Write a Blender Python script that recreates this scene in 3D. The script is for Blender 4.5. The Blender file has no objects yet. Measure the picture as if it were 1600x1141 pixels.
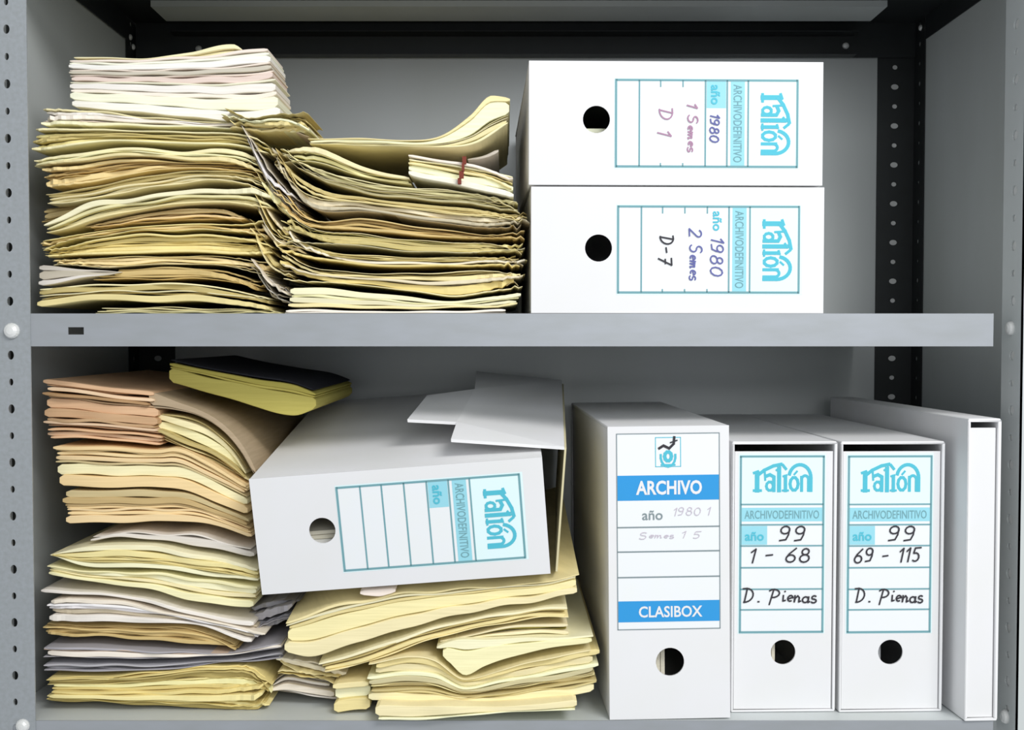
import bpy, bmesh, math, random
from mathutils import Vector, Matrix, Euler
random.seed(7)
R = math.radians
SC = bpy.context.scene
COL = SC.collection

# ------------------------------------------------------------------ camera
CAM_D = 1.0; PITCH = R(1.8); F = 1799.0; CX = 790.0; HORIZON = 527.0
CY = HORIZON + F*math.tan(PITCH)
cd = bpy.data.cameras.new('camera'); cam = bpy.data.objects.new('camera', cd); COL.objects.link(cam)
cam.location = (0, -CAM_D, 0); cam.rotation_euler = (R(90)-PITCH, 0, 0)
cd.sensor_fit = 'HORIZONTAL'; cd.sensor_width = 36; cd.lens = F*36/1600
cd.shift_x = (800-CX)/1600; cd.shift_y = (CY-570.5)/1600; cd.clip_start = 0.02
SC.camera = cam
def at(px, py, Y):
    xr = (px-CX)/F; yr = (CY-py)/F
    c, s = math.cos(PITCH), math.sin(PITCH)
    d = Vector((xr, c+yr*s, -s+yr*c)); t = (Y+CAM_D)/d.y
    return Vector((0, -CAM_D, 0)) + d*t

# ------------------------------------------------------------------ light
w = bpy.data.worlds.new('room_light'); SC.world = w; w.use_nodes = True
w.node_tree.nodes['Background'].inputs[0].default_value = (0.93, 0.97, 1.0, 1)
w.node_tree.nodes['Background'].inputs[1].default_value = 0.55
def area(name, loc, target, sx, sy, power, col=(1, 1, 1)):
    l = bpy.data.lights.new(name, 'AREA'); l.shape = 'RECTANGLE'; l.size = sx; l.size_y = sy; l.energy = power; l.color = col
    o = bpy.data.objects.new(name, l); COL.objects.link(o); o.location = loc
    o.rotation_euler = (Vector(target)-Vector(loc)).to_track_quat('-Z', 'Y').to_euler()
    return o
area('ceiling_lamp', (0.95, -1.55, 1.3), (0.02, 0.1, -0.05), 1.1, 0.5, 35, (1.0, 0.99, 0.97))
area('front_fill', (0.55, -2.25, 0.62), (0.05, 0.2, -0.05), 1.4, 0.7, 17, (0.97, 0.99, 1.0))  # unseen soft fill added from the camera side to brighten panels and tops
SC.view_settings.view_transform = 'Standard'; SC.view_settings.look = 'None'
SC.view_settings.gamma = 1; SC.view_settings.use_curve_mapping = False
SC.view_settings.exposure = -0.05

# ------------------------------------------------------------------ materials
def lin(c):
    return tuple((v/255/12.92 if v/255 <= 0.04045 else ((v/255+0.055)/1.055)**2.4) for v in c) + (1,)
def mat(name, rgb, rough=0.6, metal=0.0, noise=0.0, nscale=40, stretch=(1, 1, 1), bump=0.0, spec=0.5, attr=False):
    m = bpy.data.materials.new(name); m.use_nodes = True; nt = m.node_tree; b = nt.nodes['Principled BSDF']
    b.inputs['Roughness'].default_value = rough; b.inputs['Metallic'].default_value = metal
    b.inputs['Specular IOR Level'].default_value = spec
    tc = nt.nodes.new('ShaderNodeTexCoord'); mp = nt.nodes.new('ShaderNodeMapping'); mp.inputs['Scale'].default_value = stretch
    nt.links.new(tc.outputs['Object'], mp.inputs[0])
    nz = nt.nodes.new('ShaderNodeTexNoise'); nz.inputs['Scale'].default_value = nscale; nz.inputs['Detail'].default_value = 4
    nt.links.new(mp.outputs[0], nz.inputs['Vector'])
    rmp = nt.nodes.new('ShaderNodeValToRGB')
    rmp.color_ramp.elements[0].position = 0.3; rmp.color_ramp.elements[1].position = 0.7
    a, c = 1-noise, 1+noise*0.25
    rmp.color_ramp.elements[0].color = (a, a, a*0.97, 1); rmp.color_ramp.elements[1].color = (c, c, c, 1)
    nt.links.new(nz.outputs['Fac'], rmp.inputs[0])
    mx = nt.nodes.new('ShaderNodeMix'); mx.data_type = 'RGBA'; mx.blend_type = 'MULTIPLY'; mx.inputs[0].default_value = 1
    if attr:
        at_ = nt.nodes.new('ShaderNodeAttribute'); at_.attribute_name = 'sheet_colour'; nt.links.new(at_.outputs['Color'], mx.inputs[6])
    else:
        mx.inputs[6].default_value = lin(rgb)
    nt.links.new(rmp.outputs[0], mx.inputs[7]); nt.links.new(mx.outputs[2], b.inputs['Base Color'])
    if bump:
        bp = nt.nodes.new('ShaderNodeBump'); bp.inputs['Strength'].default_value = bump; bp.inputs['Distance'].default_value = 0.001
        nt.links.new(nz.outputs['Fac'], bp.inputs['Height']); nt.links.new(bp.outputs[0], b.inputs['Normal'])
    return m
M_METAL = mat('grey_painted_steel', (150, 155, 160), 0.42, 0.0, 0.10, 260, (1, 1, 1), 0.12)
M_LIP = mat('grey_satin_steel', (160, 164, 170), 0.4, 0.25, 0.06, 90, (0.3, 1, 1), 0.03)
M_SIDE = mat('grey_sheet_steel', (198, 203, 204), 0.5, 0.0, 0.08, 8, (1, 1, 0.4), 0.0)
M_BACK = mat('brushed_sheet_steel', (196, 200, 202), 0.42, 0.3, 0.06, 6, (1, 1, 0.15), 0.0)
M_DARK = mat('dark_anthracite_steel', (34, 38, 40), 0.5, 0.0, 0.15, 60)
M_ZINC = mat('zinc', (225, 226, 226), 0.35, 0.15, 0.1, 90)
M_CARD = mat('white_card', (228, 228, 231), 0.7, 0, 0.02, 12)
M_CARDG = mat('grey_white_card', (236, 236, 239), 0.75, 0, 0.04, 12)
M_CARDC = mat('cream_card_edge', (216, 207, 168), 0.8, 0, 0.08, 60)
M_PAPER = mat('aged_paper', (230, 220, 160), 0.85, 0, 0.09, 22, (1.0, 1.0, 26), 0.35, 0.15, attr=True)
M_TINT = mat('pale_cyan_print', (222, 243, 247), 0.7); M_WHITE = mat('white_print', (232, 235, 239), 0.7)
M_LINE = mat('grey_teal_ink', (112, 160, 170), 0.7); M_BAND = mat('cyan_band_ink', (150, 212, 228), 0.7)
M_LOGO = mat('cyan_logo_ink', (78, 186, 208), 0.7); M_BLUE = mat('azure_ink', (38, 148, 216), 0.7)
M_INK = mat('black_ink', (45, 42, 50), 0.7); M_BINK = mat('violet_ink', (92, 96, 160), 0.7)
M_RINK = mat('faded_mauve_ink', (170, 130, 160), 0.7); M_PENCIL = mat('faint_pencil', (196, 186, 200), 0.7)
M_GLINE = mat('grey_ink', (128, 142, 148), 0.7); M_RED = mat('dark_red_string', (120, 50, 35), 0.8)

# ------------------------------------------------------------------ helpers
def link(name, bm_or_me, m, parent=None, smooth=False):
    if isinstance(bm_or_me, bmesh.types.BMesh):
        bmesh.ops.recalc_face_normals(bm_or_me, faces=bm_or_me.faces)
        me = bpy.data.meshes.new(name); bm_or_me.to_mesh(me); bm_or_me.free()
    else: me = bm_or_me
    for x in (m if isinstance(m, (list, tuple)) else [m]): me.materials.append(x)
    if smooth:
        for p in me.polygons: p.use_smooth = True
    o = bpy.data.objects.new(name, me); COL.objects.link(o)
    if parent: o.parent = parent
    return o
def tag(o, label=None, cat=None, group=None, kind=None):
    if label: o['label'] = label
    if cat: o['category'] = cat
    if group: o['group'] = group
    if kind: o['kind'] = kind
    return o
def empty(name, loc=(0, 0, 0), rot=(0, 0, 0)):
    o = bpy.data.objects.new(name, None); COL.objects.link(o); o.location = loc; o.rotation_euler = rot; o.empty_display_size = 0.03
    return o
def box(bm, x0, x1, y0, y1, z0, z1, mi=0):
    v = [bm.verts.new(p) for p in ((x0,y0,z0),(x1,y0,z0),(x1,y1,z0),(x0,y1,z0),(x0,y0,z1),(x1,y0,z1),(x1,y1,z1),(x0,y1,z1))]
    for f in ((0,1,2,3),(4,5,6,7),(0,1,5,4),(1,2,6,5),(2,3,7,6),(3,0,4,7)):
        bm.faces.new([v[i] for i in f]).material_index = mi
def plate(bm, u0, u1, v0, v1, t, holes, frame, mi=0):
    """flat plate with through holes. holes: (u, v, points) one per band along v; frame(u,v,w)->Vector"""
    bands = []; hs = sorted(holes, key=lambda h: h[1]); cur = v0
    for i, h in enumerate(hs):
        nxt = v1 if i == len(hs)-1 else (h[1]+hs[i+1][1])/2
        bands.append((cur, nxt, h)); cur = nxt
    if not hs: bands = [(v0, v1, None)]
    def P(u, v, w): return bm.verts.new(frame(u, v, w))
    for a, b, h in bands:
        if h is None:
            for w_ in (0, t): bm.faces.new([P(u0,a,w_),P(u1,a,w_),P(u1,b,w_),P(u0,b,w_)]).material_index = mi
            continue
        cu, cv, pts = h
        angs = sorted([math.atan2(p[1], p[0]) for p in pts])
        pa = {round(math.atan2(p[1], p[0]), 6): p for p in pts}
        ring = []
        corners = [math.atan2(y-cv, x-cu) for x in (u0, u1) for y in (a, b)]
        allang = sorted(set([round(x, 6) for x in angs]))
        def edge(ang):
            dx, dy = math.cos(ang), math.sin(ang); ts = []
            if abs(dx) > 1e-9: ts += [((u1 if dx > 0 else u0)-cu)/dx]
            if abs(dy) > 1e-9: ts += [((b if dy > 0 else a)-cv)/dy]
            k = min(x for x in ts if x > 0); return (cu+dx*k, cv+dy*k)
        outer = [edge(x) for x in allang]; inner = [(cu+pa[x][0], cv+pa[x][1]) for x in allang]
        n = len(allang)
        for i in range(n):
            j = (i+1) % n
            cs = []
            for c_, (xx, yy) in zip(corners, [(x, y) for x in (u0, u1) for y in (a, b)]):
                lo, hi = allang[i], allang[j] if j else allang[0]+2*math.pi
                for cc in (c_, c_+2*math.pi):
                    if lo < cc < hi: cs.append((cc, (xx, yy)))
            cs = [c[1] for c in sorted(cs)]
            for w_ in (0, t):
                poly = [inner[i], outer[i]]+cs+[outer[j], inner[j]]
                bm.faces.new([P(x, y, w_) for x, y in poly]).material_index = mi
            bm.faces.new([P(*inner[i], 0), P(*inner[j], 0), P(*inner[j], t), P(*inner[i], t)]).material_index = mi
    for (p, q) in (((u0,v0),(u1,v0)), ((u1,v0),(u1,v1)), ((u1,v1),(u0,v1)), ((u0,v1),(u0,v0))):
        bm.faces.new([P(*p, 0), P(*q, 0), P(*q, t), P(*p, t)]).material_index = mi
def circ(r, n=16, sx=1, sy=1):
    return [(r*sx*math.cos(2*math.pi*(i+.5)/n), r*sy*math.sin(2*math.pi*(i+.5)/n)) for i in range(n)]
def rect(a, b, n=3):
    out = []
    for i in range(-n, n): out += [(a*i/n, -b), (a, b*i/n), (-a*i/n, b), (-a, -b*i/n)]
    return out

# ------------------------------------------------------------------ shelving unit
XL, XR, XRP = -0.447, 0.447, 0.494      # left post corner, right post corner, right side panel
DEPTH = 0.40; ZB, ZT = -0.42, 0.46
Z_MID = at(700, 490, 0).z; Z_LOW = at(1050, 1127, 0).z; Z_TOP = Z_MID+(Z_MID-Z_LOW)
LIP = 0.0285
unit = empty('shelving_unit', (0, DEPTH/2, ZB))
tag(unit, 'grey perforated steel shelving unit holding the paper bundles and white box files', 'shelving')
def U(name, bm, m, parent=None, smooth=False):
    o = link(name, bm, m, parent or unit)
    if parent is None: o.matrix_parent_inverse = unit_inv
    return o
bpy.context.view_layer.update()
unit_inv = Matrix.Translation(-unit.location)
def angle_post(xc, sx, yf, sy, mt, holes_f, holes_s, wf=0.0345, ws=0.036, label=None):
    bm = bmesh.new(); t = 0.0008 if mt is M_DARK else 0.0015
    plate(bm, 0, wf, ZB, ZT, t, holes_f, lambda u, v, w_: Vector((xc+sx*u, yf+sy*w_, v)))
    plate(bm, 0, ws, ZB, ZT, t, holes_s, lambda u, v, w_: Vector((xc+sx*w_, yf+sy*u, v)))
    bmesh.ops.remove_doubles(bm, verts=bm.verts, dist=1e-6)
    o = U('post', bm, mt)
    if label: o['label'] = label
    return o
# front left
p = 0.0234
zs0 = at(18, 513, 0).z
def hl(u, z0, pitch, big, small):
    out = []; k = 0
    for i in range(-40, 41):
        z = z0+i*pitch
        if ZB+0.005 < z < ZT-0.005: out.append((u, z, big if i % 2 else small))
    return out
angle_post(XL, 1, 0, 1, M_METAL, hl(0.0172, zs0, p, circ(0.0031, 12, .9, 1.3), circ(0.0024, 12, .8, 1.3)), hl(0.018, zs0, p, circ(.003, 12), circ(.0024, 12)))
# front right: side flange faces the shelf, front flange turns outwards
zr0 = at(1580, 513, 0.018).z
angle_post(XR, 1, -0.002, 1, M_SIDE, hl(0.024, zr0, 0.0242, circ(.003, 12), circ(.0024, 12)), hl(0.0185, zr0, 0.0242, circ(0.0046, 12, 1.2, 1), circ(0.0034, 12, 1.2, .9)), 0.048, 0.040)
# rear posts
zb0 = at(1386, 101, .385).z
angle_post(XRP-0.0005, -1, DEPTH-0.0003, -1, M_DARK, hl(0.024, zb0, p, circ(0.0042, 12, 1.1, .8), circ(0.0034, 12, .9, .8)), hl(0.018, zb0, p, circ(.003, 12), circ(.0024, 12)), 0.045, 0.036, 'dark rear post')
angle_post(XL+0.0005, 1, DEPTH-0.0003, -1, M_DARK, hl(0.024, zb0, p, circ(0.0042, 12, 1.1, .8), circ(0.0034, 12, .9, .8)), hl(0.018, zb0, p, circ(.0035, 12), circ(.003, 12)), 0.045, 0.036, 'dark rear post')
bm = bmesh.new(); box(bm, XL-.001, XL, 0.075, DEPTH, ZB, ZT); U('side_panel', bm, M_SIDE)
bm = bmesh.new(); box(bm, XL-.001, XL-.0001, 0.0, 0.075, ZB, ZT); U('hole_shade_strip', bm, M_DARK)  # dark strip added behind the left post holes so they look shaded
bm = bmesh.new(); box(bm, XRP, XRP+.001, 0.004, DEPTH, ZB, ZT); U('side_panel', bm, M_SIDE)
bm = bmesh.new(); box(bm, XL-.001, XRP+.001, DEPTH, DEPTH+.001, ZB, ZT); U('back_panel', bm, M_BACK)
bm = bmesh.new(); box(bm, XRP-.044, XRP-.003, DEPTH-.00025, DEPTH-.00005, ZB, ZT); U('hole_light_strip', bm, M_ZINC)  # pale strip added so light seems to come through the rear post holes
# pale post of the neighbouring unit; side strip added to make holes look lit
bm = bmesh.new(); box(bm, XR+.0035, XR+.0385, 0.001, 0.0025, ZB, ZT); box(bm, XR+.0017, XR+.0034, 0.001, 0.038, ZB, ZT)
nb = link('shelving_post', bm, M_ZINC); tag(nb, 'pale steel post of the next unit at the right picture edge, with added strip brightening the holes', 'post')
def shelf(z, xr, under_dark=False, slot=True):
    root = empty('shelf', (0, 0, 0)); root.parent = unit; root.matrix_parent_inverse = unit_inv
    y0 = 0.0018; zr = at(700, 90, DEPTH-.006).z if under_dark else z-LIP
    bm = bmesh.new(); box(bm, XL+.002, xr, y0, DEPTH-.003, z-.001, z)
    # folds: side lips, rear lip, returns
    for (a, b, c, d) in ((XL+.002, XL+.003, .04, DEPTH-.04), (xr-.001, xr, y0, DEPTH-.04)): box(bm, a, b, c, d, z-LIP, z-.001)
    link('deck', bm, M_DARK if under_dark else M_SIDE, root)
    bm = bmesh.new()
    xs = at(118, 515, 0).x
    plate(bm, z-LIP, z, XL+.002, xr, .001, [((z-LIP/2-.0008), xs, rect(.0032, .0068))] if slot else [], lambda u, v, w_: Vector((v, y0-.0008+w_, u)))
    box(bm, XL+.04, xr-.001, y0, y0+.012, z-LIP, z-LIP+.001)
    link('front_lip', bm, M_LIP, root)
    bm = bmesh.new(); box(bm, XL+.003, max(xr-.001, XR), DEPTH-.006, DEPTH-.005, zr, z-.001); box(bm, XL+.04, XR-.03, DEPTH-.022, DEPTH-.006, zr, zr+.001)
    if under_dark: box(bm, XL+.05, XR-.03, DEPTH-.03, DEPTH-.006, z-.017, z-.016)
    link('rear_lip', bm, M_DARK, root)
    return root
shelf(Z_MID, at(1553, 515, 0).x); shelf(Z_LOW, at(1553, 1100, 0).x)
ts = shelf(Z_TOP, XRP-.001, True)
# underside stiffening channel of the top shelf
bm = bmesh.new(); box(bm, XL+.05, XR-.02, .30, .36, Z_TOP-.008, Z_TOP-.0012); link('stiffener', bm, M_SIDE, ts)
def bolt(loc, r, axis, m=M_ZINC):
    bm = bmesh.new()
    prof = [(r*1.0, 0), (r, r*.25), (r*.82, r*.55), (r*.45, r*.75), (0.0001, r*.8)]
    rings = []
    for (rr, h) in prof: rings.append([bm.verts.new((rr*math.cos(2*math.pi*i/16), rr*math.sin(2*math.pi*i/16), h)) for i in range(16)])
    for a, b in zip(rings, rings[1:]):
        for i in range(16): bm.faces.new([a[i], a[(i+1) % 16], b[(i+1) % 16], b[i]])
    bm.faces.new(rings[0][::-1]); bm.faces.new(rings[-1])
    rot = Vector(axis).to_track_quat('Z', 'Y').to_matrix().to_4x4()
    bm.transform(Matrix.Translation(loc) @ rot)
    return U('bolt', bm, m, smooth=True)
for px, py in ((19, 517), (36, 1134)): q = at(px, py, 0); bolt((max(q.x, XL+.008), 0.0, q.z), .0068 if py < 600 else .006, (0, -1, 0))
for py in (513, 1120): q = at(1580, py, .018); bolt((XR, .018, q.z), .0062, (-1, 0, 0))
for px, py in ((1322, 71), (310, 76)): q = at(px, py, DEPTH-.008); bolt((q.x, DEPTH-.006, q.z), .004, (0, -1, 0))
for px, py in ((193, 53), (208, 65), (1447, 38)): q = at(px, py, .36); bolt((XL+.0022 if px < 700 else XRP-.0022, .375 if px != 208 else .385, q.z), .0035, (1 if px < 700 else -1, 0, 0))

# ------------------------------------------------------------------ printed labels
class Art:
    """2D shapes in label space (x right, z up, origin top-left), moved onto a box front"""
    def __init__(s, f): s.f = f
    def new(s): return bmesh.new()
    def r(s, bm, x0, x1, z0, z1, lay, mi=0):
        bm.faces.new([bm.verts.new(s.f(a, b, lay)) for a, b in ((x0,z0),(x1,z0),(x1,z1),(x0,z1))]).material_index = mi
    def frame(s, bm, x0, x1, z0, z1, t, lay, mi=0):
        s.r(bm, x0-t/2, x1+t/2, z0-t/2, z0+t/2, lay, mi); s.r(bm, x0-t/2, x1+t/2, z1-t/2, z1+t/2, lay, mi)
        s.r(bm, x0-t/2, x0+t/2, z0, z1, lay, mi); s.r(bm, x1-t/2, x1+t/2, z0, z1, lay, mi)
    def text(s, bm, txt, x, z, size, lay, mi=0, wide=1.0, bold=0.0, shear=0.0, width=None):
        c = bpy.data.curves.new('t', 'FONT'); c.body = txt; c.size = 1; c.offset = bold; c.shear = shear; c.resolution_u = 3
        c.align_x = 'CENTER'
        o = bpy.data.objects.new('t', c); COL.objects.link(o); bpy.context.view_layer.update()
        me = bpy.data.meshes.new_from_object(o.evaluated_get(bpy.context.evaluated_depsgraph_get()))
        xs = [v.co.x for v in me.vertices]; ww = max(xs)-min(xs)
        sx = size*wide if width is None else width/ww
        vs = [bm.verts.new(s.f(x+v.co.x*sx, z+v.co.y*size, lay)) for v in me.vertices]
        for p_ in me.polygons:
            try: bm.faces.new([vs[i] for i in p_.vertices]).material_index = mi
            except ValueError: pass
        bpy.data.objects.remove(o); bpy.data.curves.remove(c); bpy.data.meshes.remove(me)
    def stroke(s, bm, pts, t, lay, mi=0):
        P = [Vector(p_) for p_ in pts]; s.k = (getattr(s, 'k', 0)+1) % 14
        for i in range(len(P)-1):
            a, b = P[i], P[i+1]; d = (b-a)
            if d.length < 1e-7: continue
            d.normalize(); n = Vector((-d.y, d.x))*t/2; e = d*t*.3
            q = [a-e+n, a-e-n, b+e-n, b+e+n]
            bm.faces.new([bm.verts.new(s.f(k.x, k.y, lay+.00002*s.k+.000004*(i % 5))) for k in q]).material_index = mi
def arc(cx, cy, rx, ry, a0, a1, n=10):
    return [(cx+rx*math.cos(R(a0+(a1-a0)*i/n)), cy+ry*math.sin(R(a0+(a1-a0)*i/n))) for i in range(n+1)]
# handwritten glyphs in a unit cell (0..~0.6 wide, 0..1 high)
G = {
 '0': [arc(.3, .5, .25, .48, 80, 450)], '1': [[(.12, .75), (.32, 1), (.26, 0)]],
 '2': [arc(.3, .75, .22, .24, 160, -40, 8)+[(.08, .02), (.55, .05)]],
 '5': [[(.55, 1), (.2, .97), (.14, .6)]+arc(.27, .32, .22, .3, 110, -130, 8)],
 '6': [[(.5, 1), (.2, .6)]+arc(.3, .26, .22, .26, 160, 520, 12)],
 '7': [[(.08, .95), (.55, .98), (.22, 0)], [(.2, .5), (.5, .52)]],
 '8': [arc(.3, .75, .17, .22, 270, 630, 12), arc(.3, .27, .23, .27, 90, 450, 12)],
 '9': [arc(.28, .72, .2, .25, 20, 380, 12)+[(.46, .4), (.38, .08), (.1, .02)]],
 '-': [[(.1, .45), (.42, .5)]], '.': [[(.15, .05), (.22, .05)]], ' ': [],
 'T': [[(.02, .95), (.62, 1)], [(.34, .97), (.3, 0)]],
 'D': [[(.15, 1), (.1, 0)], [(-.08, .95)]+arc(.1, .5, .42, .48, 85, -95, 10)],
 'P': [[(.2, 1), (.08, -.05)], [(-.02, .9)]+arc(.2, .72, .34, .28, 110, -100, 8)],
 'S': [arc(.3, .75, .2, .22, 30, 250, 8)+arc(.28, .27, .22, .27, 80, -150, 8)],
 'i': [[(.1, .5), (.12, .1), (.25, .15)], [(.14, .75), (.17, .78)]],
 'e': [[(.05, .25), (.3, .35)]+arc(.2, .3, .14, .2, 10, 300, 8)],
 'n': [[(.05, .5), (.06, .05), (.08, .3), (.2, .48), (.3, .35), (.3, .05), (.4, .12)]],
 'm': [[(.05, .5), (.05, .05), (.1, .4), (.2, .45), (.22, .05), (.3, .42), (.4, .42), (.42, .05), (.5, .1)]],
 'a': [arc(.2, .25, .16, .2, 30, 390, 10)+[(.36, .45), (.36, .05), (.45, .12)]],
 'r': [[(.05, .45), (.08, .05), (.1, .3), (.3, .48)]],
 's': [arc(.18, .36, .12, .12, 40, 240, 6)+arc(.18, .12, .14, .13, 80, -150, 6)],
 'y': [[(.05, .5), (.15, .15), (.35, .5), (.3, .1), (.12, -.35)]],
}
ADV = {'1': .42, '.': .35, ' ': .35, 'i': .3, 'm': .58, 's': .36, 'e': .38, 'r': .34, 'n': .44, 'a': .48}
def hand(art, bm, txt, x, z, h, t, lay, mi=0, slant=.12, width=None, seed=1):
    rn = random.Random(seed); tot = sum(ADV.get(c, .68) for c in txt); sx = h if width is None else width/tot
    u = x
    for c in txt:
        jz = rn.uniform(-.06, .06)*h
        for st in G[c]: art.stroke(bm, [(u+(a+b*slant)*sx, z+b*h+jz) for a, b in st], t, lay, mi)
        u += ADV.get(c, .68)*sx
def logo(art, bm, x0, w_, zb, h, lay):
    """lower case word in heavy serif letters under a sloping roof and an arch"""
    u = w_/100; v = h/50; S = lambda pts, t: art.stroke(bm, [(x0+a*u, zb+b*v) for a, b in pts], t*u*1.15, lay)
    S([(6, 0), (6, 34)], 7); S([(0, 33), (8, 36)], 4); S([(0, 1), (13, 1)], 4); S([(6, 28), (18, 38), (34, 46), (48, 49)], 5)      # r and its roof
    S(arc(28, 9, 6, 8, 0, 360), 4); S([(35, 0), (35, 26), (28, 30), (21, 27)], 5)                                     # a
    S([(20, 20), (19, 36)], 3); S([(44, 0), (44, 42)], 6); S([(39, 38), (46, 44)], 3)                                  # l
    S([(50, 48), (56, 40)], 4); S([(55, 0), (55, 28)], 5); S([(51, 27), (57, 29)], 3); S([(50, 1), (60, 1)], 3)
    S(arc(70, 13, 7, 12, 0, 360), 4.5); S([(70, 30), (75, 36)], 3)                                                    # ó
    S([(83, 0), (83, 26)], 4.5); S(arc(89, 20, 6, 8, 180, 0), 4); S([(95, 20), (95, 0)], 4.5)                          # n
    S(arc(80, 24, 19, 24, 165, 0, 14)+[(99, 0)], 5)                                                                  # arch
LW, LH = 0.0745, 0.158
ROWS = [0, .272, .388, .508, .632, .755, .872, 1]
def file_label(parent, f, hw, skip=(), bandtext=True, ano_fill=True):
    art = Art(f)
    bm = art.new(); art.r(bm, -.002, LW+.002, -LH-.0015, .003, .00012, 0)
    art.r(bm, 0, LW, -LH, 0, .00022, 1); art.r(bm, 0, LW, -LH*ROWS[1], 0, .0003, 0)
    art.r(bm, 0, LW, -LH*ROWS[2]+.003, -LH*ROWS[1]-.003, .0003, 2)
    if ano_fill: art.r(bm, .001, .024, -LH*ROWS[3]+.001, -LH*ROWS[2]-.001, .0003, 2)
    art.frame(bm, 0, LW, -LH, 0, .0019, .0004, 3)
    for i in range(1, 7):
        if i in skip:
            for a, b in ((0, .006), (LW-.003, LW)): art.r(bm, a, b, -LH*ROWS[i]-.0006, -LH*ROWS[i]+.0006, .0004, 3)
        else: art.r(bm, 0, LW, -LH*ROWS[i]-.0007, -LH*ROWS[i]+.0007, .0004, 3)
    lab = link('label', bm, [M_TINT, M_WHITE, M_BAND, M_LINE], parent); lab['label'] = 'cyan ruled spine label'
    bm = art.new(); logo(art, bm, .0115, .052, -LH*ROWS[1]+.012, .0245, .0005); link('logo', bm, M_LOGO, lab)
    bm = art.new(); art.text(bm, 'ARCHIVODEFINITIVO', LW/2, -LH*(ROWS[1]+ROWS[2])/2-.0036, .0105, .0005, 0, bold=.005, width=LW*.9)
    link('heading', bm, M_LINE, lab)
    bm = art.new(); art.text(bm, 'año', .0125, -LH*ROWS[3]+.005, .0115, .0006, 0, bold=.02, width=.017)
    link('year_caption', bm, M_LOGO, lab)
    if hw:
        for i, (txt, x, z, h, wd, mi) in enumerate(hw):
            bm = art.new(); hand(art, bm, txt, x, z, h, .0014 if mi == 0 else .0012, .0008, 0, width=wd, seed=i)
            link('handwriting', bm, [M_INK, M_BINK, M_RINK][mi], lab)
    return lab

# ------------------------------------------------------------------ box files
def archive_box(pos, rot, w_, h, d, hole, label, recess=0.0, gap=0.0, t=.0018, lidgap=False, open_right=False, front_holes=True, edge=M_CARDG):
    root = empty('archive_box', pos, tuple(R(a) for a in rot)); tag(root, label, 'box file', 'white cardboard box files')
    bm = bmesh.new()
    if open_right:
        box(bm, 0, t, t, d, t, h-t)
    else:
        box(bm, 0, t, 0 if recess else t, d, t, h-t); box(bm, w_-t, w_, 0 if recess else t, d, t, h-t)
    y0 = 0
    box(bm, 0, w_, y0, d, 0, t); box(bm, 0, w_, y0 if not recess else 0, d, h-t, h); box(bm, t, w_-t, d-t, d, t, h-t)
    bmesh.ops.remove_doubles(bm, verts=bm.verts, dist=1e-7)
    o = link('body', bm, M_CARDG, root)
    bv = o.modifiers.new('b', 'BEVEL'); bv.width = .0006; bv.segments = 1
    bm = bmesh.new()
    a0, a1, c0, c1 = (0.0, w_, 0.0, h) if not recess else (t+.0008, w_-t-.0008, t+.0005, h-t-gap)
    yo = -.0012 if not recess else recess
    plate(bm, a0, a1, c0, c1, t, [(hole[0], hole[1], circ(hole[2], 28))] if hole else [], lambda u, v, q: Vector((u, yo+q, v)))
    o = link('front_panel', bm, M_CARD, root); bv = o.modifiers.new('b', 'BEVEL'); bv.width = .0005; bv.segments = 1; bv.limit_method = 'ANGLE'
    return root
def onbox(mode, ox, oz, yo):
    """label space -> box front space. mode 'up' portrait; 'side' turned a quarter clockwise"""
    if mode == 'up': return lambda x, z, l: Vector((ox+x, yo-l, oz+z))
    return lambda x, z, l: Vector((ox+z, yo-l, oz-x))
W5, H5, D5 = .2555, .1095, .365
HO = (.0585, .0565, .0118)
# upper shelf pair, lying on their sides
p0 = at(830, 492, 0.0); y_ = .003
b2 = archive_box((p0.x, y_, Z_MID+.0004), (0, 0, 1.3), W5, H5, D5, HO, 'white box file lying on its side, lower of the upper shelf pair, marked D-7')
file_label(b2, onbox('side', .2335, .0925, -.0012), [('1980', .025, -LH*ROWS[3]+.003, .011, .036, 1), ('2 Semes', .018, -LH*ROWS[4]+.004, .011, .046, 1), ('D-7', .025, -LH*ROWS[5]-.003, .012, .026, 0)], skip=(3, 4, 5), ano_fill=False)
b1 = archive_box((p0.x-.002, y_+.001, Z_MID+H5+.0022), (0, 0, 1.3), W5+.0005, H5-.0028, D5, HO, 'white box file lying on its side, upper of the pair, cream papers in its hole')
file_label(b1, onbox('side', .2335, .0905, -.0012), [('1980', .028, -LH*ROWS[3]+.004, .008, .026, 1), ('1 Semes', .018, -LH*ROWS[4]+.004, .009, .044, 2), ('D 1', .024, -LH*ROWS[5]-.002, .012, .024, 2)], skip=(4, 5))
# leaning one in the lower bay
pt = at(410, 929, .004)
bt = archive_box(pt, (7.2, -4.35, -.5), W5-.002, .1045, D5, (.0585, .054, .0115), 'white box file tipped forward on loose papers, its lid hanging open', open_right=True)
file_label(bt, onbox('side', .2325, .091, -.0012), [], ano_fill=True)
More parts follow.
